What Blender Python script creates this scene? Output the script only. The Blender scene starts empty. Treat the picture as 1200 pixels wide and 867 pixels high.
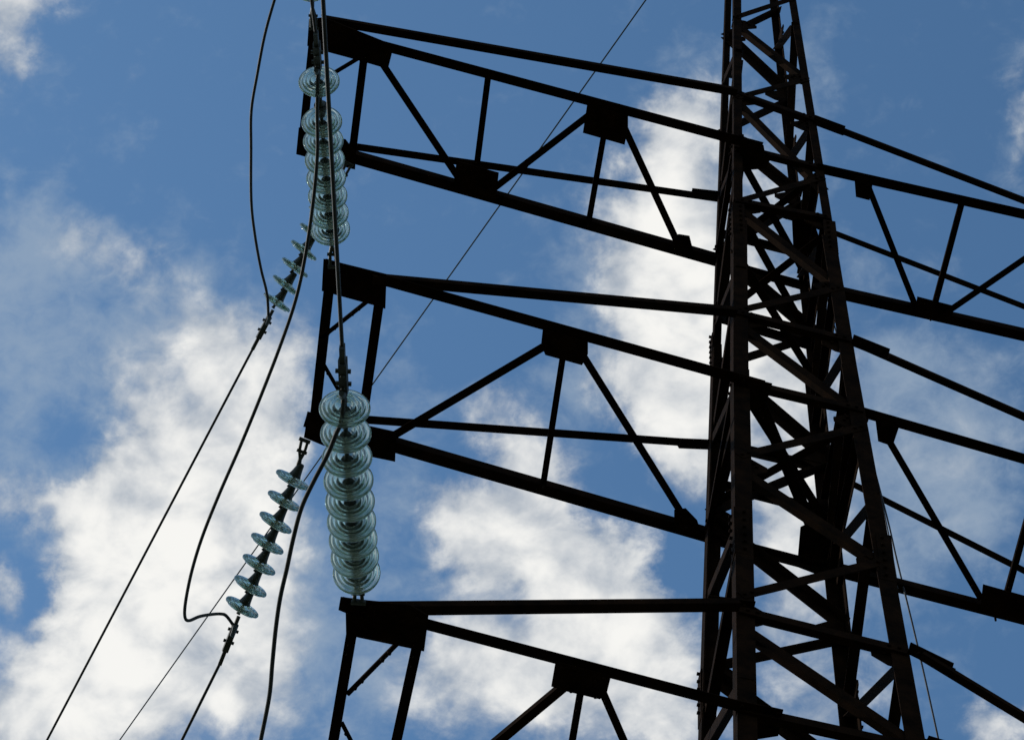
import bpy, bmesh, math, random
from mathutils import Vector, Matrix
random.seed(7)
SC = bpy.context.scene
COL = SC.collection

# ------------------------------------------------------------------ camera
U = 0.47
Z0 = 38.0316 * U + 1.6                       # height of the middle cross arm above the ground
CAM = Vector((-5.4705 * U, -19.8168 * U, 1.6))
RR = Vector((0.98268963, -0.17714564, 0.05422648))
RU = Vector((-0.18261811, -0.87700155, 0.44443099)) * 1.0
RU = Vector((-0.18261811, -0.87700155, 0.44443099))
RF = Vector((0.03117230, 0.44664046, 0.89417035))
FPX = 3500.0                                 # focal length in photograph pixels (1200 wide)
cd = bpy.data.cameras.new('camera')
cam = bpy.data.objects.new('camera', cd)
COL.objects.link(cam)
cd.sensor_width = 36.0
cd.lens = FPX / 1200.0 * 36.0
cd.clip_end = 6000
M3 = Matrix((RR, RU, -RF)).transposed()
cam.matrix_world = Matrix.Translation(CAM) @ M3.to_4x4()
SC.camera = cam

# ------------------------------------------------------------------ light
SUN_EL, SUN_AZ = 34.0, -62.0                 # az from +Y towards +X (degrees): behind the tower, to the left
w = bpy.data.worlds.new('World'); SC.world = w; w.use_nodes = True
w.cycles.sampling_method = 'MANUAL'; w.cycles.sample_map_resolution = 256
sd = bpy.data.lights.new('sun', 'SUN'); so = bpy.data.objects.new('sun', sd); COL.objects.link(so)
sd.energy = 2.0; sd.angle = math.radians(0.5); sd.color = (1.0, 0.93, 0.82)
se, sa = math.radians(SUN_EL), math.radians(SUN_AZ)
sdir = Vector((math.sin(sa) * math.cos(se), math.cos(sa) * math.cos(se), math.sin(se)))
so.rotation_euler = (-sdir).to_track_quat('-Z', 'Y').to_euler()
SC.view_settings.view_transform = 'Standard'
SC.view_settings.look = 'None'
SC.view_settings.gamma = 1.0
SC.view_settings.use_curve_mapping = False
SC.view_settings.exposure = 0.0
SC.render.engine = 'CYCLES'
SC.cycles.max_bounces = 32
SC.cycles.transmission_bounces = 32
SC.cycles.transparent_max_bounces = 16
SC.cycles.diffuse_bounces = 2
SC.cycles.glossy_bounces = 4

SKY_STRENGTH = 0.124
SKY_TINT = (0.70, 1.00, 1.13)

def dirof(px, py):
    return (RR * ((px - 600.0) / FPX) - RU * ((py - 433.5) / FPX) + RF).normalized()

# cloud banks: (x, y, radius along, radius across, rotation deg, weight) measured in the photograph,
# turned into directions on the sky
BLOBS = [
 (5, 15, 62, 75, 0, 1.0), (60, 0, 55, 25, -20, .30),
 # big bank at left
 (90, 275, 45, 45, 40, .40), (150, 310, 45, 40, 40, .42), (200, 350, 45, 55, 50, .42), (260, 385, 55, 45, 30, .5),
 (290, 440, 60, 70, 60, .82), (325, 540, 55, 110, 0, .85), (240, 500, 80, 90, 0, .82), (160, 540, 60, 55, 0, .50),
 (195, 620, 120, 90, 35, 1.0), (85, 805, 100, 110, 0, 1.5), (250, 640, 85, 90, 0, .82), (150, 710, 100, 80, 30, 1.05),
 (110, 520, 120, 60, 20, .35), (150, 620, 150, 90, 20, .35), (230, 780, 140, 120, 0, .35), (330, 700, 60, 120, 0, .3),
 (20, 580, 90, 30, 0, .42), (100, 640, 50, 50, 0, .40), (10, 860, 80, 55, 0, .7), (160, 440, 60, 70, 20, .45), (90, 590, 60, 30, 0, .3),
 (200, 810, 120, 80, 0, .72), (290, 730, 60, 100, 0, .55), (330, 840, 80, 60, 0, .30),
 (8, 692, 26, 32, 0, .85), (80, 505, 40, 60, 25, -.45), (40, 715, 38, 55, 25, -.60), (30, 470, 40, 60, 0, -.2),
 (350, 395, 50, 50, 20, .38), (155, 88, 40, 18, 40, .28), (400, 560, 40, 90, 0, -.35),
 # column beside the tower
 (820, 130, 55, 50, 0, .85), (790, 190, 60, 70, 20, .95), (775, 260, 75, 85, 0, 1.0), (785, 340, 90, 90, 0, 1.1), (800, 430, 95, 100, 0, 1.15),
 (825, 520, 70, 70, 0, .9), (750, 470, 50, 60, 0, .55), (690, 250, 35, 35, 0, .22), (930, 420, 70, 110, 0, .8),
 (940, 560, 60, 110, 0, .75), (920, 660, 70, 80, 0, .75), (870, 330, 50, 140, 0, .6), (960, 800, 90, 90, 0, .55),
 (630, 250, 60, 30, 30, .15), (890, 190, 40, 80, 0, .35),
 # centre bottom
 (590, 495, 45, 60, 30, .65), (600, 545, 55, 50, 0, .6), (645, 540, 50, 40, 20, .30), (540, 610, 60, 60, 20, .75), (610, 610, 80, 60, 30, .8), (670, 650, 80, 70, 30, .85), (720, 700, 90, 70, 40, .85),
 (570, 670, 70, 60, 0, .6), (770, 780, 70, 90, 30, .95), (690, 740, 70, 60, 0, .55), (620, 810, 110, 80, 0, .75), (560, 760, 70, 60, 0, .45), (690, 830, 90, 60, 0, .5), (500, 800, 70, 80, 0, .45), (560, 730, 60, 40, 0, .25), (800, 850, 80, 60, 0, .5),
 (800, 670, 30, 50, 40, -.30), (725, 590, 50, 30, 40, -.30), (815, 650, 35, 45, 0, -.4), (650, 780, 40, 50, 0, -.15),
 # thin cloud at right
 (1050, 520, 90, 60, 0, .22), (1120, 450, 90, 50, 20, .2), (1150, 550, 70, 60, 0, .25), (1080, 620, 70, 40, 0, .2),
 (1168, 850, 45, 32, 0, .8), (1197, 130, 20, 70, 0, .5), (1190, 640, 45, 45, 0, .3),
]
# thin grey veils that only whiten the blue
VEIL = [
 (70, 270, 110, 70, 20, .55), (60, 400, 160, 140, 0, 1.0), (220, 370, 100, 90, 40, .8), (130, 560, 190, 120, 0, .9), (310, 460, 90, 120, 0, .9), (20, 300, 80, 100, 0, .4),
 (230, 720, 190, 160, 0, .9), (380, 780, 110, 120, 0, .8), (340, 620, 60, 90, 0, .6), (460, 590, 50, 110, 0, .5), (430, 420, 70, 50, 30, .6), (80, 505, 40, 50, 25, -.75), (40, 715, 40, 50, 25, -.85),
 (250, 230, 90, 50, 30, .15), (480, 470, 70, 50, 0, .4), (620, 510, 110, 70, 20, .5), (560, 680, 110, 90, 0, .6), (690, 430, 60, 110, 0, .6), (660, 270, 90, 60, 20, .45), (560, 820, 160, 60, 0, .6),
 (730, 700, 110, 110, 30, .8), (790, 300, 120, 200, 0, .8), (950, 110, 30, 90, -10, .45), (900, 300, 90, 250, 0, .7), (960, 700, 110, 220, 0, .8), (800, 650, 35, 50, 40, -.6),
 (1060, 520, 140, 110, 0, .8), (1120, 440, 120, 70, 20, .7), (1040, 400, 70, 60, 0, .5), (1150, 560, 90, 90, 0, .75), (1080, 630, 110, 60, 0, .7), (1190, 640, 50, 60, 0, .5), (1010, 310, 40, 70, 0, .35),
 (1080, 760, 60, 60, 0, .3), (1160, 845, 70, 50, 0, .5), (1190, 130, 30, 90, 0, .5), (20, 20, 90, 110, 0, .6), (150, 90, 60, 30, 40, .3), (820, 90, 60, 50, 0, .4), (130, 190, 60, 60, 0, .25),
]

def build_world():
    nt = w.node_tree; N = nt.nodes; L = nt.links; N.clear()
    def node(t, **k):
        n = N.new(t)
        for a, v in k.items(): setattr(n, a, v)
        return n
    def val(s, v):
        if hasattr(v, 'links') or isinstance(v, bpy.types.NodeSocket): L.new(v, s)
        else: s.default_value = v
    def math_(op, a, b=0.0, c=0.0, clamp=False):
        n = node('ShaderNodeMath', operation=op); n.use_clamp = clamp
        val(n.inputs[0], a); val(n.inputs[1], b)
        if op in ('MULTIPLY_ADD', 'SMOOTH_MIN', 'COMPARE', 'WRAP'): val(n.inputs[2], c)
        return n.outputs[0]
    def vmath(op, a, b):
        n = node('ShaderNodeVectorMath', operation=op); val(n.inputs[0], a); val(n.inputs[1], b)
        return n
    def smooth(v, lo, hi, a=0.0, b=1.0):
        n = node('ShaderNodeMapRange', interpolation_type='SMOOTHSTEP')
        val(n.inputs['Value'], v); val(n.inputs['From Min'], lo); val(n.inputs['From Max'], hi)
        val(n.inputs['To Min'], a); val(n.inputs['To Max'], b)
        return n.outputs['Result']
    def noise(vec, scale, detail, rough, dist=0.0):
        n = node('ShaderNodeTexNoise'); n.inputs['Scale'].default_value = scale
        n.inputs['Detail'].default_value = detail; n.inputs['Roughness'].default_value = rough
        n.inputs['Distortion'].default_value = dist; L.new(vec, n.inputs['Vector'])
        return n
    tc = node('ShaderNodeTexCoord')
    nrm = vmath('NORMALIZE', tc.outputs['Generated'], (0, 0, 0)).outputs[0]
    # direction on the sky, gnomonic about a fixed direction, 1 unit = 100 photograph pixels
    dx = vmath('DOT_PRODUCT', nrm, tuple(RR)).outputs['Value']
    dy = vmath('DOT_PRODUCT', nrm, tuple(RU)).outputs['Value']
    dz = vmath('DOT_PRODUCT', nrm, tuple(RF)).outputs['Value']
    dzc = math_('MAXIMUM', dz, 0.02)
    k = FPX / 100.0
    u = math_('MULTIPLY', math_('DIVIDE', dx, dzc), k)
    v = math_('MULTIPLY', math_('DIVIDE', dy, dzc), k)
    cx = node('ShaderNodeCombineXYZ'); L.new(u, cx.inputs[0]); L.new(v, cx.inputs[1])
    uv = cx.outputs[0]
    # warp
    wn = noise(uv, 1.6, 5, 0.62)
    wv = vmath('SUBTRACT', wn.outputs['Color'], (0.5, 0.5, 0.5)).outputs[0]
    ws = vmath('MULTIPLY', wv, (0.9, 0.9, 0.0)).outputs[0]
    uvw = vmath('ADD', uv, ws).outputs[0]
    def bank(blobs):
      acc = None
      for (px, py, ra, rb, ang, wt) in blobs:
        mp = node('ShaderNodeMapping', vector_type='TEXTURE')
        mp.inputs['Location'].default_value = ((px - 600) / 100.0, -(py - 433.5) / 100.0, 0)
        mp.inputs['Rotation'].default_value = (0, 0, math.radians(ang))
        mp.inputs['Scale'].default_value = (ra / 100.0 * 1.5, rb / 100.0 * 1.5, 1)
        L.new(uvw, mp.inputs['Vector'])
        g = node('ShaderNodeTexGradient', gradient_type='SPHERICAL'); L.new(mp.outputs[0], g.inputs[0])
        s = smooth(g.outputs['Fac'], 0.0, 1.0)
        acc = math_('MULTIPLY_ADD', s, wt, acc if acc is not None else 0.0)
      return acc
    acc = bank(BLOBS); acc2 = bank(VEIL)
    # detail noise, slightly stretched along the wind
    st = node('ShaderNodeMapping'); st.inputs['Rotation'].default_value = (0, 0, math.radians(-60))
    st.inputs['Scale'].default_value = (0.9, 1.12, 1); L.new(uv, st.inputs['Vector'])
    n1 = noise(st.outputs[0], 1.15, 8, 0.58, 0.3).outputs['Fac']
    n2 = noise(st.outputs[0], 3.4, 6, 0.62, 0.6).outputs['Fac']
    n1c = math_('SUBTRACT', n1, 0.5); n2c = math_('SUBTRACT', n2, 0.5)
    amp = smooth(acc, 0.0, 0.40, 0.30, 1.0)
    d = math_('MULTIPLY_ADD', math_('MULTIPLY', n1c, amp), 1.6, acc)
    d = math_('MULTIPLY_ADD', math_('MULTIPLY', n2c, amp), 0.46, d)
    # elsewhere on the sky: ordinary broken cloud
    far = smooth(dz, 0.955, 0.93)
    n3 = noise(nrm, 2.6, 9, 0.6, 0.2).outputs['Fac']
    dfar = math_('MULTIPLY', math_('MULTIPLY_ADD', n3, 5.0, -2.3), far)
    d = math_('ADD', d, dfar)
    dens = smooth(d, 0.06, 0.96)
    dv = math_('MULTIPLY_ADD', n1c, 2.4, math_('MULTIPLY_ADD', n2c, 1.0, acc2))
    veil = math_('MULTIPLY', smooth(dv, 0.10, 1.5), 0.66)
    dens = math_('MULTIPLY', dens, 0.97)
    # the swellings of the cloud catch the sun from the lower left, their far sides stay grey
    def relief(off):
        o = vmath('ADD', uv, off).outputs[0]
        m_ = node('ShaderNodeMapping'); m_.inputs['Rotation'].default_value = (0, 0, math.radians(-60))
        m_.inputs['Scale'].default_value = (0.9, 1.12, 1); L.new(o, m_.inputs['Vector'])
        a = noise(m_.outputs[0], 1.15, 5, 0.54, 0.2).outputs['Fac']; b = noise(m_.outputs[0], 4.0, 4, 0.6, 0.3).outputs['Fac']
        return math_('MULTIPLY_ADD', b, 0.10, a)
    rel = math_('SUBTRACT', relief((0, 0, 0)), relief((-0.30, -0.18, 0)))
    lit = smooth(math_('MULTIPLY_ADD', rel, 1.7, math_('MULTIPLY_ADD', n1c, 0.4, math_('MULTIPLY', d, 0.62))), -0.15, 1.42)
    mix = node('ShaderNodeMix', data_type='RGBA'); L.new(lit, mix.inputs['Factor'])
    mix.inputs['A'].default_value = (0.37, 0.425, 0.50, 1); mix.inputs['B'].default_value = (0.95, 0.94, 0.905, 1)
    mix2 = mix
    sky = node('ShaderNodeTexSky', sky_type='NISHITA')
    sky.sun_disc = False; sky.sun_elevation = se; sky.sun_rotation = sa
    sky.air_density = 1.0; sky.dust_density = 0.6; sky.ozone_density = 1.0; sky.altitude = 200
    tint = node('ShaderNodeMix', data_type='RGBA', blend_type='MULTIPLY'); tint.inputs['Factor'].default_value = 1.0
    L.new(sky.outputs[0], tint.inputs['A']); tint.inputs['B'].default_value = (*SKY_TINT, 1)
    b1 = node('ShaderNodeBackground'); L.new(tint.outputs['Result'], b1.inputs[0]); b1.inputs[1].default_value = SKY_STRENGTH
    b2 = node('ShaderNodeBackground'); L.new(mix2.outputs['Result'], b2.inputs[0]); b2.inputs[1].default_value = 1.0
    b3 = node('ShaderNodeBackground'); b3.inputs[0].default_value = (0.33, 0.42, 0.53, 1)
    mv = node('ShaderNodeMixShader'); L.new(veil, mv.inputs[0]); L.new(b1.outputs[0], mv.inputs[1]); L.new(b3.outputs[0], mv.inputs[2])
    ms = node('ShaderNodeMixShader'); L.new(dens, ms.inputs[0]); L.new(mv.outputs[0], ms.inputs[1]); L.new(b2.outputs[0], ms.inputs[2])
    out = node('ShaderNodeOutputWorld'); L.new(ms.outputs[0], out.inputs[0])
build_world()

# ------------------------------------------------------------------ materials
def new_mat(name):
    m = bpy.data.materials.new(name); m.use_nodes = True
    nt = m.node_tree
    return m, nt, nt.nodes['Principled BSDF']
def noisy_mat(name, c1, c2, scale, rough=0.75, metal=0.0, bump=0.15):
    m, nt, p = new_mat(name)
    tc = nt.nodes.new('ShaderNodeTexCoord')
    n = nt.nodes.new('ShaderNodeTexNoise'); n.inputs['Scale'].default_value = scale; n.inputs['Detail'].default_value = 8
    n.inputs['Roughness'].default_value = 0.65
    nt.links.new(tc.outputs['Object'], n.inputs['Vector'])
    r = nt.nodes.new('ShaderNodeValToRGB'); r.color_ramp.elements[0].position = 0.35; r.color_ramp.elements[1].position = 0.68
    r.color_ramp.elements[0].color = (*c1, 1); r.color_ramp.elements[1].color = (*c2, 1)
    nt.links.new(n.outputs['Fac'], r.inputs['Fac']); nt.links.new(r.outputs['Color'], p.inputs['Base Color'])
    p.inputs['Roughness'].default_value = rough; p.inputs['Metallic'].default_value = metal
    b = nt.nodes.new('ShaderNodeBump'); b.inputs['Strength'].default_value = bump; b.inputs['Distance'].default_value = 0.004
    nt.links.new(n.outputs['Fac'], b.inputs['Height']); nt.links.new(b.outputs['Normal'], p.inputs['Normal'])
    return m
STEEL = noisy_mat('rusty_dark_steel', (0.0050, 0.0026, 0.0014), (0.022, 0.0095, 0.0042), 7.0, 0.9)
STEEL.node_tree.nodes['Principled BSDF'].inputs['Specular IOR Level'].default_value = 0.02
IRON = noisy_mat('dark_cast_iron', (0.028, 0.032, 0.030), (0.06, 0.064, 0.058), 30.0, 0.6, 0.3)
WIRE = noisy_mat('weathered_wire', (0.022, 0.022, 0.024), (0.045, 0.045, 0.047), 14.0, 0.65, 0.4)
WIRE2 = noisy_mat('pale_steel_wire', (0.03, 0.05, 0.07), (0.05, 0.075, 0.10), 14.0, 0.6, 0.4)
def glass_mat():
    m, nt, p = new_mat('toughened_green_glass')
    p.inputs['Base Color'].default_value = (0.93, 0.97, 0.95, 1)
    p.inputs['Transmission Weight'].default_value = 1.0
    p.inputs['IOR'].default_value = 1.5
    p.inputs['Roughness'].default_value = 0.03
    d = nt.nodes.new('ShaderNodeBsdfDiffuse'); d.inputs['Color'].default_value = (0.46, 0.53, 0.46, 1)
    t = nt.nodes.new('ShaderNodeBsdfTranslucent'); t.inputs['Color'].default_value = (0.60, 0.68, 0.60, 1)
    ad = nt.nodes.new('ShaderNodeMixShader'); ad.inputs[0].default_value = 0.6
    nt.links.new(d.outputs[0], ad.inputs[1]); nt.links.new(t.outputs[0], ad.inputs[2])
    tc = nt.nodes.new('ShaderNodeTexCoord'); n = nt.nodes.new('ShaderNodeTexNoise')
    n.inputs['Scale'].default_value = 18; n.inputs['Detail'].default_value = 6
    nt.links.new(tc.outputs['Object'], n.inputs['Vector'])
    mr = nt.nodes.new('ShaderNodeMapRange'); mr.inputs['From Min'].default_value = 0.35; mr.inputs['From Max'].default_value = 0.7
    mr.inputs['To Min'].default_value = 0.06; mr.inputs['To Max'].default_value = 0.24
    nt.links.new(n.outputs['Fac'], mr.inputs['Value'])
    mx = nt.nodes.new('ShaderNodeMixShader'); nt.links.new(mr.outputs['Result'], mx.inputs[0])
    nt.links.new(p.outputs[0], mx.inputs[1]); nt.links.new(ad.outputs[0], mx.inputs[2])
    nt.links.new(mx.outputs[0], nt.nodes['Material Output'].inputs['Surface'])
    va = nt.nodes.new('ShaderNodeVolumeAbsorption'); va.inputs['Color'].default_value = (0.32, 0.54, 0.42, 1); va.inputs['Density'].default_value = 14.0
    nt.links.new(va.outputs[0], nt.nodes['Material Output'].inputs['Volume'])
    return m
GLASS = glass_mat()
GRASS = noisy_mat('dry_grass_ground', (0.035, 0.05, 0.018), (0.10, 0.09, 0.045), 0.8, 0.95)

# ------------------------------------------------------------------ helpers
def link(name, bm, mat, parent=None, smooth=False):
    me = bpy.data.meshes.new(name)
    bmesh.ops.recalc_face_normals(bm, faces=bm.faces[:])
    bm.to_mesh(me); bm.free()
    me.materials.append(mat)
    if smooth:
        for f in me.polygons: f.use_smooth = True
    o = bpy.data.objects.new(name, me); COL.objects.link(o)
    if parent is not None:
        o.parent = parent
        o.matrix_parent_inverse = WM[parent.name].inverted() if parent.name in WM else Matrix.Identity(4)
    return o
WM = {}
def thing(name, label, cat, loc=(0, 0, 0), group=None):
    o = bpy.data.objects.new(name, None); COL.objects.link(o); o.location = loc
    o.empty_display_size = 0.3
    WM[o.name] = Matrix.Translation(Vector(loc))
    return tag(o, label, cat, group)
def tag(o, label, cat, group=None):
    o['label'] = label; o['category'] = cat
    if group: o['group'] = group
    return o
def prism(bm, prof, A, B, u, v):
    """extrude the 2-D profile (list of (a, b)) along A->B in the basis u, v"""
    va = [bm.verts.new(A + u * a + v * b) for a, b in prof]
    vb = [bm.verts.new(B + u * a + v * b) for a, b in prof]
    n = len(prof)
    bm.faces.new(va); bm.faces.new(vb[::-1])
    for i in range(n):
        j = (i + 1) % n
        bm.faces.new((va[i], va[j], vb[j], vb[i]))
def angle_bar(bm, A, B, up, w, h, t=0.007, side=1, off=0.0):
    """angle iron: flat flange centred on A-B across 'up', standing flange along up on one edge"""
    A = Vector(A); B = Vector(B); ax = (B - A).normalized()
    up = (Vector(up) - ax * ax.dot(Vector(up))).normalized()
    u = up.cross(ax).normalized() * side
    A = A + up * off; B = B + up * off
    prof = [(-w / 2, 0), (w / 2, 0), (w / 2, h), (w / 2 - t, h), (w / 2 - t, t), (-w / 2, t)]
    prism(bm, prof, A, B, u, up)
def leg_bar(bm, A, B, f1, f2, w, t=0.009):
    prof = [(0, 0), (w, 0), (w, t), (t, t), (t, w), (0, w)]
    prism(bm, prof, Vector(A), Vector(B), Vector(f1), Vector(f2))
def bolt(bm, P, ax, r=0.014, ln=0.022):
    ax = Vector(ax).normalized(); a = ax.orthogonal().normalized(); b = ax.cross(a)
    prism(bm, [(r * math.cos(i * math.pi / 3), r * math.sin(i * math.pi / 3)) for i in range(6)], Vector(P), Vector(P) + ax * ln, a, b)
def plate(bm, pts, up, t=0.010):
    up = Vector(up)
    va = [bm.verts.new(Vector(p)) for p in pts]; vb = [bm.verts.new(Vector(p) + up * t) for p in pts]
    bm.faces.new(va); bm.faces.new(vb[::-1])
    for i in range(len(pts)):
        j = (i + 1) % len(pts); bm.faces.new((va[i], va[j], vb[j], vb[i]))
def tube(bm, pts, r, n=8):
    pts = [Vector(p) for p in pts]; rings = []
    prev = None
    for i, p in enumerate(pts):
        d = (pts[min(i + 1, len(pts) - 1)] - pts[max(i - 1, 0)]).normalized()
        if prev is None: a = d.orthogonal().normalized()
        else: a = (prev - d * prev.dot(d)).normalized()
        prev = a; b = d.cross(a)
        rr = r[i] if isinstance(r, (list, tuple)) else r
        rings.append([bm.verts.new(p + (a * math.cos(2 * math.pi * k / n) + b * math.sin(2 * math.pi * k / n)) * rr) for k in range(n)])
    for i in range(len(rings) - 1):
        for k in range(n):
            bm.faces.new((rings[i][k], rings[i][(k + 1) % n], rings[i + 1][(k + 1) % n], rings[i + 1][k]))
    bm.faces.new(rings[0][::-1]); bm.faces.new(rings[-1])
def lathe(bm, prof, O, ax, n=40):
    O = Vector(O); ax = Vector(ax).normalized(); a = ax.orthogonal().normalized(); b = ax.cross(a)
    rings = []
    for r, h in prof:
        if r < 1e-5: rings.append([bm.verts.new(O + ax * h)])
        else: rings.append([bm.verts.new(O + ax * h + (a * math.cos(2 * math.pi * k / n) + b * math.sin(2 * math.pi * k / n)) * r) for k in range(n)])
    for i in range(len(rings) - 1):
        A, B = rings[i], rings[i + 1]
        for k in range(n):
            q = (k + 1) % n
            if len(A) == 1: bm.faces.new((A[0], B[q], B[k]))
            elif len(B) == 1: bm.faces.new((A[k], A[q], B[0]))
            else: bm.faces.new((A[k], A[q], B[q], B[k]))
def spline(pts, n=8):
    pts = [Vector(p) for p in pts]; out = []
    for i in range(len(pts) - 1):
        p0 = pts[max(i - 1, 0)]; p1 = pts[i]; p2 = pts[i + 1]; p3 = pts[min(i + 2, len(pts) - 1)]
        for k in range(n):
            t = k / n
            out.append(0.5 * ((2 * p1) + (p2 - p0) * t + (2 * p0 - 5 * p1 + 4 * p2 - p3) * t * t + (3 * p1 - p0 - 3 * p2 + p3) * t ** 3))
    out.append(pts[-1]); return out
# measured sight lines -> real positions on real planes
def ray(px, py): return dirof(px, py)
def onz(px, py, z): d = ray(px, py); return CAM + d * ((z - CAM.z) / d.z)
def onplane(px, py, P, n): d = ray(px, py); n = Vector(n); return CAM + d * ((Vector(P) - CAM).dot(n) / d.dot(n))
def atdist(px, py, s): return CAM + ray(px, py) * s
def project(P):
    d = Vector(P) - CAM; z = d.dot(RF)
    return 600 + FPX * d.dot(RR) / z, 433.5 - FPX * d.dot(RU) / z

# ------------------------------------------------------------------ the ground
def build_ground():
    bm = bmesh.new(); bmesh.ops.create_grid(bm, x_segments=60, y_segments=60, size=2500)
    for v in bm.verts:
        r = v.co.length
        v.co.z = 0.0 if r < 120 else (math.sin(v.co.x * .004) * math.cos(v.co.y * .005)) * 6 * min(1, (r - 120) / 600) - 1
    o = link('ground', bm, GRASS); o['kind'] = 'structure'
build_ground()

# ------------------------------------------------------------------ the tower
DEP, TP = 1.2375, 0.01754775
ZB = [9.1942, 0.0, -8.8052]; ZT = [11.9165, 2.5765, -6.4715]
zb = [Z0 + z * U for z in ZB]; zt = [Z0 + z * U for z in ZT]
def halfw(z): return U * (1 - TP * (z - Z0) / U)
LEGPX = {'NL': [(860, 0), (860, 430), (865, 860)], 'FL': [(849, 0), (833.5, 430), (819, 860)],
         'NR': [(933, 0), (1003.5, 430), (1082, 860)], 'FR': [(909.5, 0), (957, 430), (1004, 860)]}
SGN = {'NL': (-1, -1), 'NR': (1, -1), 'FL': (-1, 1), 'FR': (1, 1)}
def leg_at(leg, z, seg):
    (x0, y0), (x1, y1) = LEGPX[leg][seg], LEGPX[leg][seg + 1]
    n = ray(x0, y0).cross(ray(x1, y1))               # sight plane of the leg's edge
    y = SGN[leg][1] * DEP * halfw(z)
    x = CAM.x - (n.y * (y - CAM.y) + n.z * (z - CAM.z)) / n.x
    return Vector((x, y, z))
def seg_mid(leg):
    # height at which the leg passes image row 430
    lo, hi = Z0 - 8, Z0 + 12
    for _ in range(50):
        m = (lo + hi) / 2
        if project(leg_at(leg, m, 0))[1] < 430: hi = m
        else: lo = m
    return m
ZTOP, ZLOW = zt[0] + 6.6, zb[2] - 2.0
LEG = {}
for l in LEGPX:
    zm = seg_mid(l)
    mid = leg_at(l, zm, 0); mid2 = leg_at(l, zm, 1); mid = (mid + mid2) / 2
    LEG[l] = [leg_at(l, ZTOP, 0), mid, leg_at(l, ZLOW, 1)]
def on_leg(l, z):
    P = LEG[l]
    a, b = (P[0], P[1]) if z > P[1].z else (P[1], P[2])
    return a + (b - a) * ((z - a.z) / (b.z - a.z))
def leg_row(l, py):
    lo, hi = 0.0, ZTOP + 8
    for _ in range(60):
        m = (lo + hi) / 2
        if project(on_leg(l, m))[1] < py: hi = m
        else: lo = m
    return on_leg(l, m)

TOWER = thing('lattice_tower', 'tall dark rusty steel lattice pylon with cross arms on both sides', 'pylon', (0, 0, 0))
X_, Y_, Z_ = Vector((1, 0, 0)), Vector((0, 1, 0)), Vector((0, 0, 1))
for l in LEG:
    sx, sy = SGN[l]
    bm = bmesh.new()
    spl = leg_row('NL', 256).z - (0 if l[0] == 'N' else 0.3)
    top = on_leg(l, ZTOP); ms = on_leg(l, spl)
    leg_bar(bm, top, ms, X_ * -sx, Y_ * -sy, 0.070)
    o2 = Vector((sx * .004, sy * .004, 0))
    if LEG[l][1].z < spl:
        leg_bar(bm, ms + o2, LEG[l][1] + o2, X_ * -sx, Y_ * -sy, 0.105, 0.011)
        nxt = LEG[l][1]
    else: nxt = ms
    leg_bar(bm, nxt + o2, LEG[l][2] + o2, X_ * -sx, Y_ * -sy, 0.110, 0.011)
    foot = Vector((sx * 1.45, sy * 1.55, 0.25))
    leg_bar(bm, LEG[l][2], foot, X_ * -sx, Y_ * -sy, 0.125, 0.012)
    # splice cover plates
    for zc in (spl, (zb[1] + zb[2]) / 2):
        P = on_leg(l, zc)
        leg_bar(bm, P + Z_ * .28 + Vector((sx * .012, sy * .012, 0)), P - Z_ * .28 + Vector((sx * .012, sy * .012, 0)), X_ * -sx, Y_ * -sy, 0.095, 0.010)
        for k in range(6):
            bolt(bm, P + Z_ * (-.23 + .09 * k) + Vector((-sx * .05, sy * .014, 0)), (0, sy, 0), .012, .016)
            bolt(bm, P + Z_ * (-.19 + .09 * k) + Vector((sx * .014, -sy * .05, 0)), (sx, 0, 0), .012, .016)
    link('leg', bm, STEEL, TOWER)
    # concrete footing
    bm = bmesh.new(); s = 0.38
    plate(bm, [foot + Vector((a * s, b * s, -.45)) for a, b in ((-1, -1), (1, -1), (1, 1), (-1, 1))], Z_, 0.44)
    link('footing', bm, noisy_mat('concrete', (.25, .24, .22), (.36, .35, .33), 6), TOWER)

def brace(l1, y1, l2, y2, w=0.058, h=0.05, off=0.0, side=1, name='brace', inward=None, ext=-0.035):
    A = leg_row(l1, y1) if not isinstance(y1, Vector) else y1
    B = leg_row(l2, y2) if not isinstance(y2, Vector) else y2
    if inward is None:
        s1, s2 = SGN[l1], SGN[l2]
        if s1[1] == s2[1]: inward = Vector((0, -s1[1], 0))
        elif s1[0] == s2[0]: inward = Vector((-s1[0], 0, 0))
        else: inward = Z_
    d = (B - A).normalized()
    bm = bmesh.new(); angle_bar(bm, A - d * ext, B + d * ext, inward, w, h, 0.006, side, off)
    for P in (A + d * .06, A + d * .12, B - d * .06, B - d * .12):
        bolt(bm, P + inward * (off + .001), -inward, .012, .014)
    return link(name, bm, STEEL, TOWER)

# near face zigzag (rows measured on the leg edges)
near = [('NL', 22, 'NR', -2), ('NL', 23, 'NR', 92), ('NL', 116, 'NR', 93), ('NL', 111, 'NR', 222), ('NL', 238, 'NR', 208), ('NL', 236, 'NR', 336),
        ('NL', 366, 'NR', 337), ('NL', 372, 'NR', 486), ('NL', 536, 'NR', 500), ('NL', 542, 'NR', 664),
        ('NL', 700, 'NR', 656), ('NL', 726, 'NR', 876), ('NL', 900, 'NR', 880)]
for i, (a, b, c, d) in enumerate(near):
    brace(a, b, c, d, w=.066 if i < 5 else .074, off=(-.009 if i % 2 == 0 else .014), side=1 if i % 2 else -1)
for a, b, c, d in (('NL', 109, 'NR', 143), ('NL', 236, 'NR', 258), ('NL', 367, 'NR', 401), ('NL', 716, 'NR', 766), ('NL', 172, 'NR', 199), ('NL', 447, 'NR', 483), ('NL', 832, 'NR', 880)):
    brace(a, b, c, d, w=.066, off=-.022, name='strut', ext=-.012)
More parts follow.
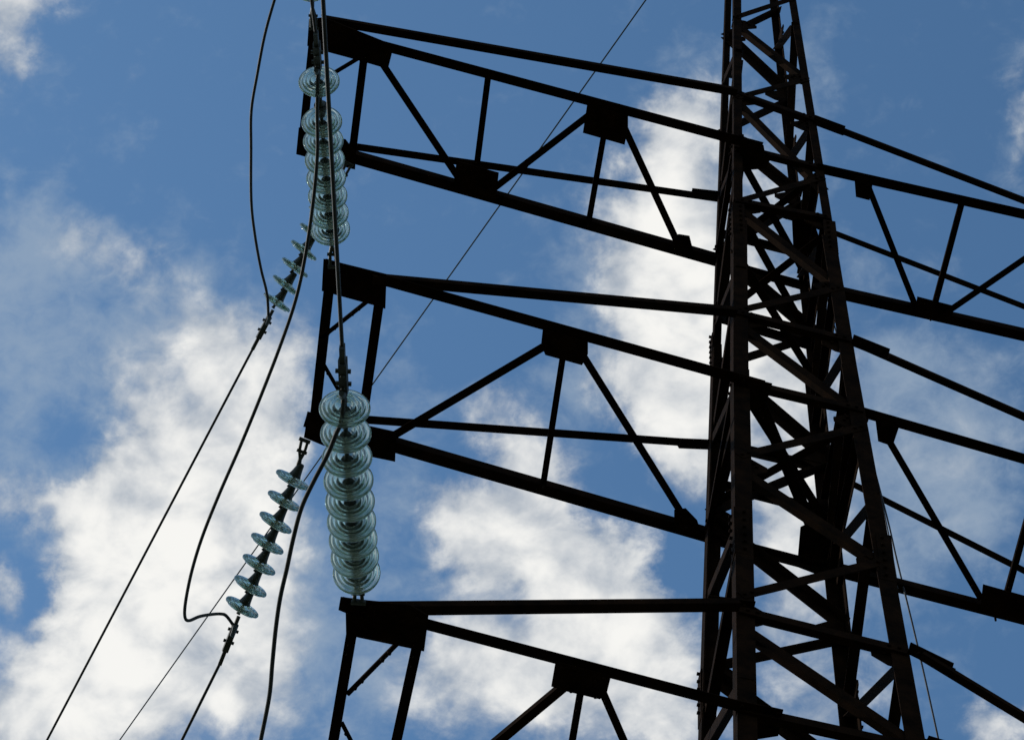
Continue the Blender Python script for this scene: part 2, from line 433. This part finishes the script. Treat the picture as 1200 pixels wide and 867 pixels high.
# far face
farb = [('FL', 45, 'FR', 14), ('FL', 45, 'FR', 116), ('FL', 158, 'FR', 120), ('FL', 160, 'FR', 236), ('FL', 298, 'FR', 240), ('FL', 300, 'FR', 398), ('FL', 434, 'FR', 396),
        ('FL', 428, 'FR', 545), ('FL', 604, 'FR', 545), ('FL', 614, 'FR', 742), ('FL', 786, 'FR', 750), ('FL', 790, 'FR', 930)]
for i, (a, b, c, d) in enumerate(farb):
    brace(a, b, c, d, w=.096, h=.07, off=(.012 if i % 2 == 0 else .02), side=1 if i % 2 else -1)
for a, b, c, d in (('FL', 231, 'FR', 258), ('FL', 308, 'FR', 338), ('FL', 519, 'FR', 552), ('FL', 631, 'FR', 672), ('FL', 372, 'FR', 408), ('FL', 274, 'FR', 300), ('FL', 566, 'FR', 604)):
    brace(a, b, c, d, w=.075, off=-.012, name='strut')
# left face
left = [('FL', 96, 'NL', 62), ('NL', 62, 'FL', 228), ('FL', 231, 'NL', 180), ('NL', 186, 'FL', 372), ('FL', 380, 'NL', 316), ('NL', 318, 'FL', 515), ('FL', 519, 'NL', 450),
        ('NL', 472, 'FL', 600), ('FL', 704, 'NL', 610), ('NL', 618, 'FL', 850), ('FL', 880, 'NL', 800)]
for i, (a, b, c, d) in enumerate(left):
    brace(a, b, c, d, w=.092, h=.08, off=(.010 if i % 2 == 0 else .016), side=1 if i % 2 else -1)
for a, b, c, d in (('NL', 164, 'FL', 306), ('NL', 442, 'FL', 629)):
    brace(a, b, c, d, w=.06, off=-.008, name='strut')
# right face
right = [('FR', 55, 'NR', 26), ('NR', 27, 'FR', 185), ('FR', 186, 'NR', 146), ('NR', 150, 'FR', 320), ('FR', 322, 'NR', 270), ('NR', 274, 'FR', 468), ('FR', 470, 'NR', 408),
         ('NR', 412, 'FR', 640), ('FR', 645, 'NR', 584), ('NR', 588, 'FR', 830), ('FR', 836, 'NR', 772), ('NR', 776, 'FR', 1060)]
for i, (a, b, c, d) in enumerate(right):
    brace(a, b, c, d, w=.092, h=.07, off=(.010 if i % 2 == 0 else .016), side=1 if i % 2 else -1)
for a, b, c, d in (('NR', 205, 'FR', 330), ('NR', 262, 'FR', 410), ('NR', 470, 'FR', 690), ('NR', 336, 'FR', 505), ('NR', 440, 'FR', 596), ('NR', 510, 'FR', 672)):
    brace(a, b, c, d, w=.115, h=.06, off=.030, side=-1)
def node_plate(leg, py, face, wd=.20, ht=.24):
    P = on_leg(leg, leg_row(leg, py).z); sx, sy = SGN[leg]
    du = Vector((-sx, 0, 0)) if face == 'y' else Vector((0, -sy, 0))
    out = Vector((0, sy, 0)) if face == 'y' else Vector((sx, 0, 0))
    up = (on_leg(leg, P.z + 1) - P).normalized()
    P = P - out * .022 + du * .015
    pts = [P - up * ht * .5, P + du * wd * .55 - up * ht * .42, P + du * wd - up * ht * .1, P + du * wd + up * ht * .12, P + du * wd * .5 + up * ht * .46, P + up * ht * .5]
    bm = bmesh.new(); plate(bm, pts, -out, .009)
    for a, b in ((.3, .2), (.3, -.2), (.65, .0), (.55, .18)): bolt(bm, P + du * wd * a + up * ht * b, out, .012, .016)
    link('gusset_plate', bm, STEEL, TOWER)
for lg, rows, f in (('NL', (24, 112, 238, 370, 540, 714), 'y'), ('NR', (92, 147, 260, 337, 404, 494, 660, 768), 'y'),
                    ('FL', (45, 158, 300, 431, 608, 788), 'y'), ('FR', (118, 238, 397, 545, 640, 746), 'y'),
                    ('NR', (27, 148, 272, 410, 586, 774), 'x'), ('FR', (55, 186, 321, 470, 643, 833), 'x'), ('NL', (62, 183, 317, 460, 614), 'x')):
    for r in rows: node_plate(lg, r, f)
# horizontal cross braces inside the body
for i, (a, b, c, d) in enumerate((('NL', 238, 'FR', 408), ('FL', 380, 'NR', 270), ('FL', 600, 'NR', 496), ('NL', 176, 'FR', 330), ('FL', 306, 'NR', 205), ('NL', 300, 'FR', 460), ('NL', 452, 'FR', 640))):
    brace(a, b, c, d, w=.06, off=.02 + .02 * i, inward=Z_, name='diaphragm_bar')
# lower body, below the picture: plain crossed bracing down to the footings
lowz = [ZLOW, ZLOW - 2.6, ZLOW - 5.4, 4.6, 1.0]
def low_leg(l, z):
    sx, sy = SGN[l]; A = LEG[l][2]; B = Vector((sx * 1.45, sy * 1.55, 0.25))
    return A + (B - A) * ((z - A.z) / (B.z - A.z))
for i in range(len(lowz) - 1):
    for l1, l2 in (('NL', 'NR'), ('FL', 'FR'), ('NL', 'FL'), ('NR', 'FR')):
        brace(l1, low_leg(l1, lowz[i]), l2, low_leg(l2, lowz[i + 1]), w=.07, off=.02)
        brace(l1, low_leg(l1, lowz[i + 1]), l2, low_leg(l2, lowz[i]), w=.07, off=.035)
# peak above the top arm
apex = Vector((sum((LEG[l][0].x for l in LEG)) / 4, 0, ZTOP + 2.4))
for l in LEG:
    sx, sy = SGN[l]; bm = bmesh.new()
    leg_bar(bm, on_leg(l, ZTOP), apex + Vector((sx * .08, sy * .08, 0)), X_ * -sx, Y_ * -sy, .065)
    link('peak_bar', bm, STEEL, TOWER)

# ------------------------------------------------------------------ cross arms
def lerp(a, b, t): return a + (b - a) * t
def line_at(p, q, x): return p[1] + (q[1] - p[1]) / (q[0] - p[0]) * (x - p[0])

class Arm:
    def __init__(s, z, name='cross_arm', label=None):
        s.z = z
        s.root = bpy.data.objects.new(name, None); COL.objects.link(s.root); s.root.parent = TOWER
        s.root.empty_display_size = .2
        if label: s.root['label'] = label
    def pt(s, px, py, dz=0.0): return onz(px, py, s.z + dz)
    def bar(s, A, B, w, h, side, off, name, up=Z_, t=.007, bolts=True):
        bm = bmesh.new(); angle_bar(bm, A, B, up, w, h, t, side, off)
        link(name, bm, STEEL, s.root)
    def flat(s, p, q, w, off=.010, name='lattice_bar', h=.045, side=1, t=.006, tick=False):
        A, B = s.pt(*p, off), s.pt(*q, off)
        bm = bmesh.new(); angle_bar(bm, A, B, Z_, w, h, t, side, 0)
        d = (B - A).normalized()
        for P in (A + d * .07, A + d * .13, B - d * .07, B - d * .13): bolt(bm, P, (0, 0, -1), .012, .02)
        if tick: bolt(bm, B - d * .03 + Z_ * .004, (0, 0, -1), .008, .075)
        link(name, bm, STEEL, s.root)
    def plate(s, pts, off=-.012, t=.011, name='gusset_plate', ticks=()):
        P = [s.pt(x, y, off) for x, y in pts]
        bm = bmesh.new(); plate(bm, P, Z_, t)
        c = sum(P, Vector()) / len(P)
        for p in P:
            for f in (.25, .55): bolt(bm, lerp(p, c, f), (0, 0, -1), .012, .016)
        for x, y in ticks:
            Q = s.pt(x, y, off); bolt(bm, Q, (0, 0, -1), .008, .055)
        link(name, bm, STEEL, s.root)
    def top(s, P0, d, p, q, w, h, side, name='top_chord'):
        """upper chord lying in the vertical plane through P0 along d"""
        n = Vector(d).cross(Z_)
        A, B = onplane(*p, P0, n), onplane(*q, P0, n)
        s.bar(A, B, w, h, side, -.02, name, up=Z_)
        return A, B

ARMS = []
# ---- left arms
def left_arm(z, label, nb, fb, nt, ft, cw=.074):
    a = Arm(z, label=label)
    A, B = a.pt(*nb[0]), a.pt(*nb[1]); a.bar(A, B, cw * 1.08, cw, side=1, off=0, name='bottom_chord')
    F, G = a.pt(*fb[0]), a.pt(*fb[1]); a.bar(F, G, cw * 1.14, cw * 1.14, side=-1, off=0, name='bottom_chord')
    a.N, a.F = (A, B), (F, G)
    a.top(A, B - A, *nt, .062, .05, -1)
    a.top(F, G - F, *ft, .062, .05, 1)
    return a
a1 = left_arm(zb[0], 'upper left cross arm', [(364, 31.7), (893, 172.5)], [(351, 168.5), (842, 307.6)], [(376, 23), (863, 108)], [(408, 170), (842, 232)])
a1.plate([(362, 23), (380, 21), (457, 52), (459, 64), (455, 80), (447, 79), (430, 74), (405, 67), (374, 58.7), (360, 54)])
a1.plate([(350, 150), (405, 164), (417, 180), (416, 199), (380, 190), (347, 181)])
a1.flat((366, 52), (354, 168), .062, .012, 'end_beam', side=-1)
a1.flat((426, 72), (412, 186), .062, .012, 'end_beam')
a1.flat((420, 69), (360, 105), .030, .012, 'end_brace', h=.02)
a1.flat((358, 128), (402, 172), .030, .024, 'end_brace', h=.02)
a1.flat((446, 72), (536, 207), .056, .012)
a1.flat((572, 90), (558, 200), .050, .024)
a1.flat((575, 224), (692, 134), .056, .012)
a1.flat((707.5, 160), (689, 266), .046, .012, tick=True)
a1.flat((728, 142), (795, 287), .056, .024)
a1.plate([(535, 189), (584.5, 203), (581, 234), (531, 219)], ticks=((549, 226),))
a1.plate([(688, 123), (736, 136), (736, 150), (732, 170), (683, 156)])
a1.plate([(790, 276), (796, 275), (808, 277), (811, 289), (813, 300), (788, 294)], ticks=((799, 297),))
a1.plate([(866, 158), (895, 171), (896, 177), (905, 183), (897, 198), (868, 200)])
a1.plate([(928, 258), (950, 250), (962, 284), (964, 308), (946, 312), (930, 300)])
a2 = left_arm(zb[1], 'middle left cross arm', [(380, 309.4), (895, 452)], [(357, 494), (830, 630)], [(436, 327), (862, 366)], [(426, 490), (832, 519)], cw=.070)
a2.plate([(379, 304), (400, 309), (453, 322), (451.5, 362), (437, 357.5), (377, 341)])
a2.plate([(361, 483), (380, 488), (434, 500), (464, 506.5), (463, 541), (434, 535), (379, 522), (356, 512.5)])
a2.flat((385, 340), (367, 505), .066, .012, 'end_beam', side=-1)
a2.flat((444, 356), (422, 512), .066, .012, 'end_beam')
a2.flat((430, 354), (376, 397), .026, .012, 'end_brace', h=.02)
a2.flat((374, 418), (424, 505), .026, .024, 'end_brace', h=.02)
a2.flat((452, 516), (648, 400), .056, .012)
a2.flat((660, 416), (636, 572), .042, .012, tick=True)
a2.flat((684, 418), (804, 610), .050, .024)
a2.plate([(636, 386), (689, 401), (689, 415), (682, 428), (639, 416), (634, 404)])
a2.plate([(790, 598), (803.5, 596), (817, 610), (822, 625), (790, 617)], ticks=((805, 615),))
a2.plate([(866, 440), (905, 450), (902, 458), (898, 474), (868, 484)])
a3 = left_arm(zb[2], 'lower left cross arm', [(400, 705.5), (914, 840)], [(372, 926), (832, 1050)], [(440, 713.5), (865, 709)], [(436, 925), (826, 938)], cw=.062)
a3.plate([(399, 700), (430, 704), (481, 709), (502, 722), (500, 739), (497, 763), (479, 759), (421, 747), (405.5, 743), (405, 718), (396.5, 714.5)])
a3.plate([(374, 915), (480, 940), (478, 975), (370, 948)])
a3.flat((412, 742), (380, 930), .058, .012, 'end_beam', side=-1)
a3.flat((489, 756), (448, 944), .056, .012, 'end_beam')
a3.flat((466, 754), (407, 814), .024, .012, 'end_brace', h=.02)
a3.flat((400, 846), (446, 935), .024, .024, 'end_brace', h=.02)
a3.flat((668, 800), (476, 960), .050, .012)
a3.flat((681, 808), (650, 990), .038, .012)
a3.flat((705, 808), (806, 1040), .044, .024)
a3.plate([(651, 775), (716, 792), (711, 812), (703, 819), (665, 810), (646, 804)])
a3.plate([(862, 820), (918, 832), (915, 842), (912, 862), (862, 870)])

# ---- right arms
def right_arm(z, label, nb, fb, nt, ft, L, cw=.07, fbstart=None, zz=()):
    a = Arm(z, label=label)
    def ext(p, q):
        A, B = a.pt(*p), a.pt(*q); d = (B - A) / (B.x - A.x)
        return A, A + d * (L - A.x)
    A, B = ext(*nb)
    if fbstart: A = on_leg('NR', z) + Vector((0, -.03, 0))
    a.bar(A, B, cw * 1.05, cw, 1, 0, 'bottom_chord')
    F, G = ext(*fb)
    if fbstart: F = on_leg('FR', z) + Vector((0, .03, 0)); G = F + (B - A)
    a.bar(F, G, cw * 1.05, cw * 1.05, -1, 0, 'bottom_chord')
    for P0, Q0, (p, q), sd in ((A, B, nt, -1), (F, G, ft, 1)):
        if fbstart and P0 is F:
            a.bar(on_leg('FR', zt[2]), G + Z_ * .08, .048, .034, sd, -.012, 'top_chord'); continue
        n = (Q0 - P0).cross(Z_)
        S, E = onplane(*p, P0, n), onplane(*q, P0, n)
        # carry the chord on until it meets the bottom chord near the tip
        dz = (E.z - S.z) / max(1e-6, (E.x - S.x))
        xe = S.x + (z + .07 - S.z) / dz if dz < -1e-4 else L
        xe = min(xe, L)
        T = S + (E - S) * ((xe - S.x) / (E.x - S.x))
        a.bar(S, T, .048, .034, sd, -.012, 'top_chord')
    m = Vector((0, 0, 0.012))
    for t1, t2 in zz:
        P, Q = lerp(A, B, t1), lerp(F, G, t2)
        a.bar(P, Q, .05, .045, 1, .012 if t1 < t2 else .026, 'lattice_bar')
    a.bar(B + m, G + m, .066, .05, 1, 0, 'end_beam')
    return a
r1 = right_arm(zb[0], 'upper right cross arm', [(957, 197), (1196, 250.5)], [(955, 339), (1193, 393)], [(956, 142), (1196, 234)], [(940, 258), (1193, 356)], 3.9, cw=.078, zz=((.70, .84), (.98, .84)))
r1.plate([(1001, 206), (1023, 211), (1022, 220), (1019, 235), (1003, 231)])
r1.plate([(1075, 348), (1118, 359), (1114, 376), (1072, 367)], ticks=((1090, 372),))
r1.flat((1018, 220), (1074, 362), .048, .012)
r1.flat((1128, 236), (1094, 364), .046, .024)
r1.flat((1104, 370), (1200, 304), .052, .012)
r1.flat((1200, 304), (1270, 258), .052, .012)
r2 = right_arm(zb[1], 'middle right cross arm', [(1003, 481), (1200, 537.8)], [(975, 669), (1194, 725)], [(1003, 402), (1200, 488.5)], [(965, 549), (1176, 655.5)], 3.4, cw=.07, zz=((.78, .90),))
r2.plate([(1025, 486), (1055, 494), (1053, 502), (1046, 523), (1029, 517)])
r2.plate([(1152, 685), (1210, 701), (1207, 727), (1149, 712)], ticks=((1166, 722),))
r2.flat((1038, 510), (1150, 702), .046, .012)
r2.flat((1214, 575), (1178, 706), .042, .024)
r2.flat((1190, 716), (1330, 590), .05, .012)
r2.plate([(938, 618), (962, 606), (984, 640), (983, 668), (960, 674), (934, 664)])
r2.flat((888, 470), (958, 640), .055, .02)
r2.flat((892, 468), (975, 668), .05, .034)
r3 = right_arm(zb[2], 'lower right cross arm', [(1085, 880), (1250, 925)], [(1052, 1085), (1210, 1130)], [(1080, 768), (1197, 839)], [(1040, 980), (1200, 1060)], 3.0, cw=.062, fbstart=True, zz=((.12, .45), (.45, .45), (.80, .48), (.80, .97)))
# splice stubs where the upper chords are bolted to the legs
def stub(P, d, w, name='cleat'):
    d = Vector(d).normalized(); bm = bmesh.new(); P = Vector(P)
    angle_bar(bm, P - d * .14, P + d * .14, Z_, w, .07, .01, 1, -.012)
    for k in (-.08, 0, .08): bolt(bm, P + d * k - Z_ * .012, (0, 0, -1), .013, .018)
    link(name, bm, STEEL, TOWER)
stub(leg_row('NR', 147) + Vector((.10, -.03, -.02)), (1, 0, -.5), .085)
stub(leg_row('NR', 405) + Vector((.12, -.03, -.03)), (1, 0, -.5), .085)
stub(leg_row('NR', 768) + Vector((.12, -.03, -.03)), (1, 0, -.6), .075)
stub(leg_row('FL', 230) + Vector((-.09, 0, 0)), (1, 0, .2), .085)
stub(leg_row('FL', 522) + Vector((-.08, 0, 0)), (1, 0, .3), .08)
# cable stub crossing left of the near-left leg at the lowest upper chord
stub(leg_row('NL', 711) + Vector((-.04, -.02, 0)), (1, 0, .1), .07)

# ------------------------------------------------------------------ insulator strings
DISC_R = 0.1275
SHELL = [(.034, -.026), (.050, -.022), (.062, -.015), (.090, -.013), (.112, -.010), (.1225, -.004), (.1275, .004), (.1275, .012), (.123, .020),
         (.117, .022), (.112, .016), (.107, .012), (.103, .020), (.100, .032), (.095, .033), (.091, .016), (.086, .008), (.081, .016),
         (.078, .034), (.072, .034), (.068, .016), (.062, .006), (.057, .016), (.053, .034), (.047, .034), (.043, .014), (.036, .002), (.030, -.004), (.030, -.02)]
CAPP = [(.0, -.118), (.019, -.118), (.024, -.110), (.027, -.090), (.033, -.060), (.038, -.038), (.043, -.026), (.043, -.017), (.038, -.015), (.030, -.017), (.0, -.017)]
PINP = [(.0, -.02), (.026, -.019), (.026, .004), (.013, .010), (.011, .05), (.015, .058), (.015, .064), (.0, .064)]
def disc_meshes():
    out = []
    for nm, pr, mat, n in (('glass_shell', SHELL + [SHELL[0]], GLASS, 48), ('iron_cap', CAPP, IRON, 20), ('steel_pin', PINP, IRON, 12)):
        bm = bmesh.new()
        lathe(bm, pr, (0, 0, 0), (0, 0, 1), n)
        bmesh.ops.remove_doubles(bm, verts=bm.verts[:], dist=1e-5)
        bmesh.ops.recalc_face_normals(bm, faces=bm.faces[:])
        me = bpy.data.meshes.new(nm); bm.to_mesh(me); bm.free(); me.materials.append(mat)
        for f in me.polygons: f.use_smooth = True
        out.append(me)
    return out
GM, CM, PM = disc_meshes()
def axis_matrix(O, ax):
    q = Vector((0, 0, 1)).rotation_difference(Vector(ax).normalized())
    return Matrix.Translation(Vector(O)) @ q.to_matrix().to_4x4()
def far_or_near(px, py, S, L, nearer):
    """point on the sight line of (px,py) at distance L from S"""
    d = ray(px, py); v = S - CAM; t0 = v.dot(d); h2 = (v - d * t0).length_squared
    k = math.sqrt(max(0.0, L * L - h2))
    return CAM + d * (t0 - k if nearer else t0 + k)
def insulator_string(label, anchor, S, E, n, missing=(), clamp_dir=None, group=None, tilt=0.0, sag=0.0):
    """S = centre of the first disc (tower side), E = centre of the last"""
    Cc = (S + E) / 2 - Z_ * sag
    cv = [S * (1 - k / 200) ** 2 + Cc * (2 * (k / 200) * (1 - k / 200)) + E * (k / 200) ** 2 for k in range(201)]
    al = [0.0]
    for k in range(200): al.append(al[-1] + (cv[k + 1] - cv[k]).length)
    pitch = al[-1] / (n - 1); pos = []; tan = []
    for i in range(n):
        k = min(range(200), key=lambda q: abs(al[q] - min(pitch * i, al[199])))
        if i == n - 1: k = 199
        pos.append(E if i == n - 1 else cv[k]); tan.append((cv[k + 1] - cv[k]).normalized())
    ax = tan[-1]
    root = thing('insulator_string', label, 'insulator string', anchor, group)
    W = WM[root.name].inverted()
    for i in range(n):
        P = pos[i]; m = axis_matrix(P, Matrix.Rotation(math.radians(tilt + random.uniform(-2.5, 2.5)), 3, RF) @ tan[i])
        cap = bpy.data.objects.new('iron_cap', CM); COL.objects.link(cap); cap.parent = root; cap.matrix_parent_inverse = W; cap.matrix_basis = m
        pin = bpy.data.objects.new('steel_pin', PM); COL.objects.link(pin); pin.parent = cap; pin.matrix_parent_inverse = m.inverted() @ Matrix.Identity(4); pin.matrix_basis = m
        if i not in missing:
            g = bpy.data.objects.new('glass_shell', GM); COL.objects.link(g); g.parent = root; g.matrix_parent_inverse = W; g.matrix_basis = m
        # link between this pin and the next cap
    bm = bmesh.new()
    for i in range(n - 1):
        tube(bm, [pos[i] + tan[i] * .055, pos[i + 1] - tan[i + 1] * .09], .012, 8)
    link('link_rod', bm, IRON, root)
    # shackle at the tower end
    bm = bmesh.new(); H = S - tan[0] * .10
    side = ax.cross(Z_).normalized()
    tube(bm, [anchor + side * .022, lerp(anchor, H, .45) + side * .018, lerp(anchor, H, .75), H], [.011, .011, .014, .018], 8)
    tube(bm, [anchor - side * .022, lerp(anchor, H, .45) - side * .018, lerp(anchor, H, .75)], .011, 8)
    tube(bm, [anchor - side * .04, anchor + side * .04], .014, 8)
    tube(bm, [lerp(anchor, H, .45) - side * .036, lerp(anchor, H, .45) + side * .036], .012, 8)
    link('shackle', bm, IRON, root)
    # strain clamp at the wire end
    bm = bmesh.new(); C = E + ax * .075; cdir = (clamp_dir or ax).normalized()
    sd = cdir.cross(Z_).normalized(); up = sd.cross(cdir).normalized()
    tube(bm, [C, C + cdir * .06], .014, 8)
    D = C + cdir * .06
    prism(bm, [(-.02, -.035), (.02, -.035), (.024, .0), (.02, .035), (-.02, .035), (-.024, 0)], D, D + cdir * .20, sd, up)
    prism(bm, [(-.013, -.022), (.013, -.022), (.013, .022), (-.013, .022)], D + cdir * .20, D + cdir * .30, sd, up)
    for k in (.045, .13):
        bolt(bm, D + cdir * k + up * .033, up, .016, .016); bolt(bm, D + cdir * k - sd * .038, sd, .012, .076)
        bolt(bm, D + cdir * k - up * .033, -up, .012, .012)
    tube(bm, [D + cdir * .01 - up * .03, D + cdir * .03 - up * .075, D + cdir * .07 - up * .095], [.018, .016, .014], 8)
    link('strain_clamp', bm, IRON, root)
    return ax, D + cdir * .02, D + cdir * .28
def wire(name, label, cat, pts, r, mat=WIRE, group=None, n=8, sp=6):
    bm = bmesh.new(); tube(bm, spline(pts, sp) if sp else pts, r, n)
    o = link(name, bm, mat, smooth=True)
    return tag(o, label, cat, group)

GI = 'glass insulator strings on the left arms'
PITCH = 0.184; FPITCH = 0.157
# near strings: leave the near corner of each arm towards (and over) the viewer
def near_string(label, arm, corner, first, last, n, sag):
    anc = arm.pt(*corner, -.03)
    # distance of the first disc centre from the corner along the string is unknown: take the sight line at the string's slope
    L = PITCH * (n - 1)
    S = onz(*first, arm.z - .06)
    E = far_or_near(*last, S, L * (1 - 2.0 * (sag / L) ** 2), True)
    return anc, S, E
n2 = near_string('', a2, (391, 313), (387.5, 270), (374, 97), 9, .04)
n3 = near_string('', a3, (420, 706), (418, 672), (404, 480), 9, .11)
print('string tilt', [(math.degrees(math.asin((E - S).normalized().z)), (E - S).normalized()[:]) for _, S, E in (n2, n3)])
ax2, J2, W2 = insulator_string('upper steep glass disc string in front of the top arm, with one disc missing', n2[0], n2[1], n2[2], 9, (7,), None, GI, 0, .04)
ax3, J3, W3 = insulator_string('longest unbroken string of green glass discs, hanging above the lower left arm', n3[0], n3[1], n3[2], 9, (), None, GI, 0, .11)
# the top arm's own near string runs up out of the picture
anc1 = a1.pt(368, 34, -.03)
S1 = anc1 + ax2 * .42; E1 = S1 + ax2 * PITCH * 8
ax1, J1, W1 = insulator_string('glass disc string leaving the top arm tip, only its shackle in the picture', anc1, S1, E1, 9, (), None, GI)

# far strings
def far_string(arm, corner, first, last, n):
    anc = arm.pt(*corner, -.03)
    S = onz(*first, arm.z - .08)
    L = FPITCH * (n - 1)
    E = far_or_near(*last, S, L, False)
    return anc, S, E
f2 = far_string(a2, (357, 516), (343.5, 561), (284.5, 710), 7)
anf1 = a1.pt(409, 192, -.03)
E_1 = far_or_near(325, 353.5, anf1, .28 + FPITCH * 6, False)
S_1 = E_1 - (E_1 - anf1).normalized() * FPITCH * 6
axf1, K1, V1 = insulator_string('far upper glass string seen edge on, half hidden behind the near top string', anf1, S_1, E_1, 7, (), None, GI, 10)
axf2, K2, V2 = insulator_string('far string of seven glass discs seen edge on against the white cloud', f2[0], f2[1], f2[2], 7, (), None, GI, 10)
ax_f = axf2
anc3 = a3.pt(376, 946, -.03); S3 = anc3 + ax_f * .3; E3 = S3 + ax_f * FPITCH * 6

# ------------------------------------------------------------------ wires
def run_out(P, px, py, slope, towards, length, sag=0.0):
    """straight span from P whose image passes (px,py): drop 'slope' metres per metre of run"""
    d = ray(px, py)
    # solve z = P.z - slope*|y-P.y|
    s = -1 if towards else 1
    # CAM.z + d.z t = P.z - slope*s*(CAM.y + d.y t - P.y)
    t = (P.z - slope * s * (CAM.y - P.y) - CAM.z) / (d.z + slope * s * d.y)
    Q = CAM + d * t
    v = (Q - P)
    k = length / v.length
    return [P + v * (k * i / 40.0) + Z_ * (sag * ((i / 40.0) ** 2)) for i in range(41)]
GW = 'power line conductors'
wire('power_line', 'thin dark wire rising from the long string past the middle arm corner', 'wire', [W3 - ax3 * .25] + run_out(W3, 378.5, 0, .10, True, 70, 3), .0105, group=GW, sp=0)
wire('power_line', 'dark wire running up from the top clamp beside the upper shackle', 'wire', [W2 - ax2 * .25] + run_out(W2, 365, 0, .10, True, 70, 3), .0105, group=GW, sp=0)
wire('power_line', 'long dark wire slanting from the upper far clamp to the lower left corner', 'wire', [V1 - axf1 * .25] + run_out(V1, 55, 867, .12, False, 140, 9), .0105, group=GW, sp=0)
wire('power_line', 'short dark wire falling from the far clamp of the seven disc string', 'wire', [V2 - axf2 * .25] + run_out(V2, 213, 867, .12, False, 140, 9), .0105, group=GW, sp=0)

def jumper(label, pts, P, Q, droop):
    dP = (P - CAM).length; dQ = (Q - CAM).length
    n = len(pts); out = [P]
    # arc-length fraction along the image curve
    acc = [0.0]
    full = [project(P)] + pts + [project(Q)]
    for i in range(1, len(full)): acc.append(acc[-1] + math.dist(full[i - 1], full[i]))
    for i, p in enumerate(pts):
        f = acc[i + 1] / acc[-1]
        p = (p[0] + random.uniform(-.9, .9), p[1] + random.uniform(-.9, .9))
        out.append(atdist(*p, dP + (dQ - dP) * f - droop * 4 * f * (1 - f)))
    out.append(Q)
    return wire('jumper_cable', label, 'cable', out, .0115, group='jumper cables looping below the arms')
jumper('thick dark jumper loop curling from the top clamp down to the seven disc string', [(372, 130), (371.5, 180), (367, 235), (357, 300), (347, 350), (331, 400), (309, 455), (283, 520), (258, 575),
        (238, 625), (226, 665), (218, 700), (216.5, 720), (220, 727), (233, 723), (246, 719.5), (258, 718.5), (266, 722)], J2, K2, .35)
jumper('dark jumper loop leaving the image edge at top left for the upper far clamp', [(330, -25), (322, 0), (311, 42), (301, 88), (295, 130), (293.5, 175), (294.5, 235), (298, 275), (305, 315), (313, 345)], J1, K1, .3)
K3 = E3 + ax_f * .18
jumper('dark jumper loop hanging from the long string down past the lower arm tip', [(400, 490), (394, 510), (384, 534), (368, 563), (354, 595), (344, 630), (336, 665), (328, 700), (323, 735), (320, 775), (315, 815), (305, 867), (300, 900), (296, 935),
        (285, 1000)], J3, K3, .35)
# distant wire of another span, well above the tower
zf = zb[0] + 9
A, B = onz(757, 0, zf), onz(140, 867, zf); v = (B - A)
wire('distant_wire', 'very thin distant wire crossing the whole sky diagonally behind the arms', 'wire', [A - v * 9 + Z_ * 5, A - v * 4 + Z_ * 1.2, A, A + v * .5 , B, B + v * 4 + Z_ * 1.2, B + v * 9 + Z_ * 5], .0085, WIRE2, sp=0, n=6)
# thin lead running down behind the right side of the body
def dl(px, py): return onplane(px, py, on_leg('FR', zb[1]) + Vector((0, .12, 0)), (0, 1, 0.02))
wire('earth_lead', 'hair thin earth lead slanting down behind the right leg', 'wire', [dl(968, 340), dl(975, 372), dl(1006, 480), dl(1038, 600), dl(1052, 660), dl(1075, 755), dl(1100, 867), dl(1150, 1100)], .0065, WIRE, sp=4, n=6)
wire('earth_lead', 'short second lead beside the right leg below the middle arm', 'wire', [dl(970, 345), dl(979, 376), dl(1010, 490), dl(1036, 600), dl(1049, 668), dl(1052, 690)], .005, WIRE, sp=4, n=6)
